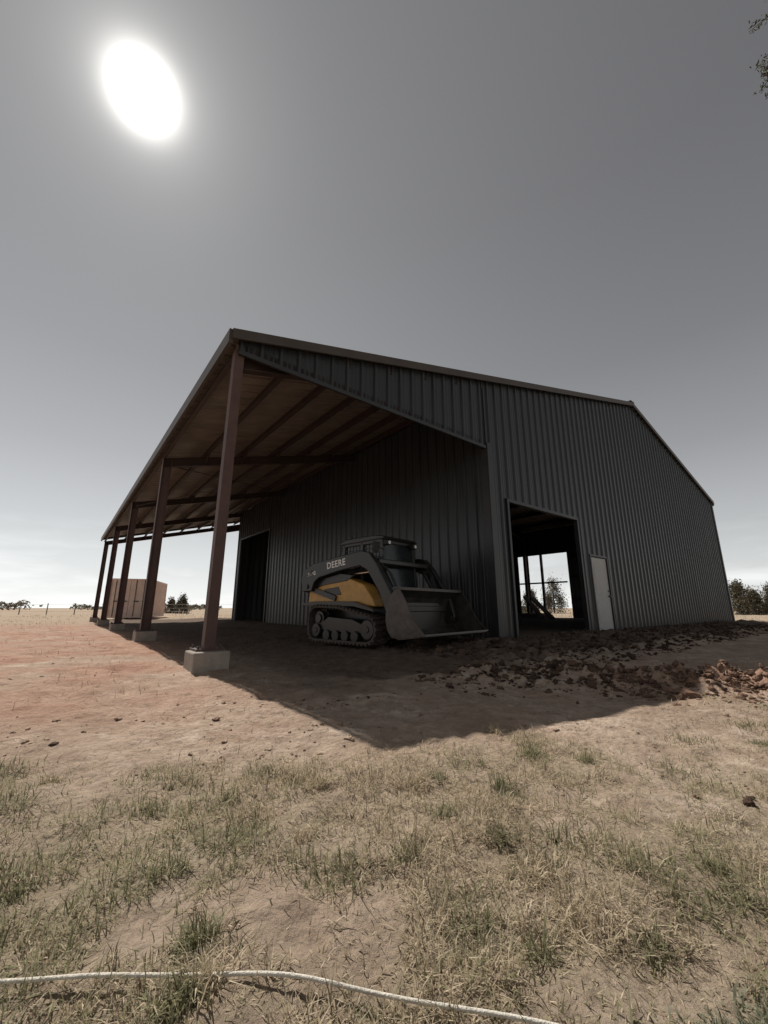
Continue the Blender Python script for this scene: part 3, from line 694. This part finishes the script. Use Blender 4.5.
leaves('foliage',np.concatenate(pp),.007,M_leaf,j,elong=1.9)

# ------------------------------------------------------------------ light
sd=Vector((-.6025,.7232,1.2714)).normalized()
sl=bpy.data.lights.new('sun','SUN'); sl.energy=4.8; sl.angle=math.radians(.5); sl.color=(1,.94,.86)
so=bpy.data.objects.new('sun',sl); link(so); so.rotation_euler=(-sd).to_track_quat('-Z','Y').to_euler(); so.location=(-6,7,12)
w=bpy.data.worlds.new('World'); scene.world=w; w.use_nodes=True; nt=w.node_tree; N=nt.nodes; L=nt.links
bg=N['Background']; sky=N.new('ShaderNodeTexSky'); sky.sky_type='NISHITA'; sky.sun_disc=False; sky.sun_elevation=math.asin(sd.z); sky.sun_rotation=math.atan2(sd.x,sd.y)
sky.dust_density=.1; sky.air_density=1.0
hs=N.new('ShaderNodeHueSaturation'); hs.inputs['Saturation'].default_value=.10; L.new(sky.outputs[0],hs.inputs['Color'])
sc=N.new('ShaderNodeVectorMath'); sc.operation='SCALE'; sc.inputs['Scale'].default_value=.05; L.new(hs.outputs[0],sc.inputs[0])
tc=N.new('ShaderNodeTexCoord'); nv=N.new('ShaderNodeVectorMath'); nv.operation='NORMALIZE'; L.new(tc.outputs['Generated'],nv.inputs[0])
sv=Vector((-.597,.7232,1.245)).normalized()
dt=N.new('ShaderNodeVectorMath'); dt.operation='DOT_PRODUCT'; dt.inputs[1].default_value=sv; L.new(nv.outputs[0],dt.inputs[0])
def M(op,a,b_=None,clamp=False):
    x=N.new('ShaderNodeMath'); x.operation=op; x.use_clamp=clamp
    for i,v in enumerate((a,b_)):
        if v is None: continue
        if isinstance(v,(int,float)): x.inputs[i].default_value=v
        else: L.new(v,x.inputs[i])
    return x.outputs[0]
c=M('MAXIMUM',dt.outputs['Value'],0.0)
# aureole in the haze: several lobes of forward scattering around the sun
g2=M('ADD',M('ADD',M('MULTIPLY',M('POWER',c,70.),.12),M('MULTIPLY',M('POWER',c,380.),.35)),M('MULTIPLY',M('POWER',c,5.),.05))
g3=M('MULTIPLY',M('POWER',c,1500.),3.6)
gl=M('ADD',g2,g3)
cb=N.new('ShaderNodeCombineXYZ'); L.new(gl,cb.inputs[0]); L.new(M('MULTIPLY',gl,.98),cb.inputs[1]); L.new(M('MULTIPLY',gl,.92),cb.inputs[2])
sx=N.new('ShaderNodeSeparateXYZ'); L.new(nv.outputs[0],sx.inputs[0])
hz_=N.new('ShaderNodeValToRGB'); el=hz_.color_ramp.elements
el[0].position=0; el[0].color=(.45,.46,.45,1); el[1].position=.75; el[1].color=(.006,.004,.006,1)
for p,v in((.06,(.37,.385,.38)),(.16,(.215,.224,.226)),(.32,(.095,.099,.104)),(.5,(.034,.034,.038))): e=el.new(p); e.color=(*v,1)
L.new(sx.outputs[2],hz_.inputs[0])
mp=N.new('ShaderNodeMapping'); mp.inputs['Scale'].default_value=(5,5,26); L.new(nv.outputs[0],mp.inputs[0])
cn=N.new('ShaderNodeTexNoise'); cn.inputs['Scale'].default_value=1.; cn.inputs['Detail'].default_value=6; L.new(mp.outputs[0],cn.inputs['Vector'])
cm=N.new('ShaderNodeMapRange'); cm.inputs[1].default_value=.5; cm.inputs[2].default_value=.75; cm.inputs[3].default_value=0; cm.inputs[4].default_value=.2; L.new(cn.outputs['Fac'],cm.inputs[0])
ce=N.new('ShaderNodeMapRange'); ce.inputs[1].default_value=.05; ce.inputs[2].default_value=.2; ce.inputs[3].default_value=1; ce.inputs[4].default_value=0; L.new(sx.outputs[2],ce.inputs[0])
cl_=M('MULTIPLY',cm.outputs[0],ce.outputs[0])
ad=N.new('ShaderNodeVectorMath'); ad.operation='ADD'; L.new(sc.outputs[0],ad.inputs[0]); L.new(cb.outputs[0],ad.inputs[1])
ad2=N.new('ShaderNodeVectorMath'); ad2.operation='ADD'; L.new(ad.outputs[0],ad2.inputs[0]); L.new(hz_.outputs[0],ad2.inputs[1])
ad3=N.new('ShaderNodeVectorMath'); ad3.operation='ADD'; L.new(ad2.outputs[0],ad3.inputs[0]); L.new(cl_,ad3.inputs[1])
L.new(ad3.outputs[0],bg.inputs['Color']); bg.inputs['Strength'].default_value=1.0

# ------------------------------------------------------------------ camera
cd=bpy.data.cameras.new('camera'); cd.sensor_fit='VERTICAL'; cd.sensor_height=36; cd.lens=36*400/1024; cd.clip_end=4000; cd.clip_start=.02
co=bpy.data.objects.new('camera',cd); link(co); co.location=(0,0,.72); co.rotation_euler=(math.radians(103.5),0,0)
scene.camera=co
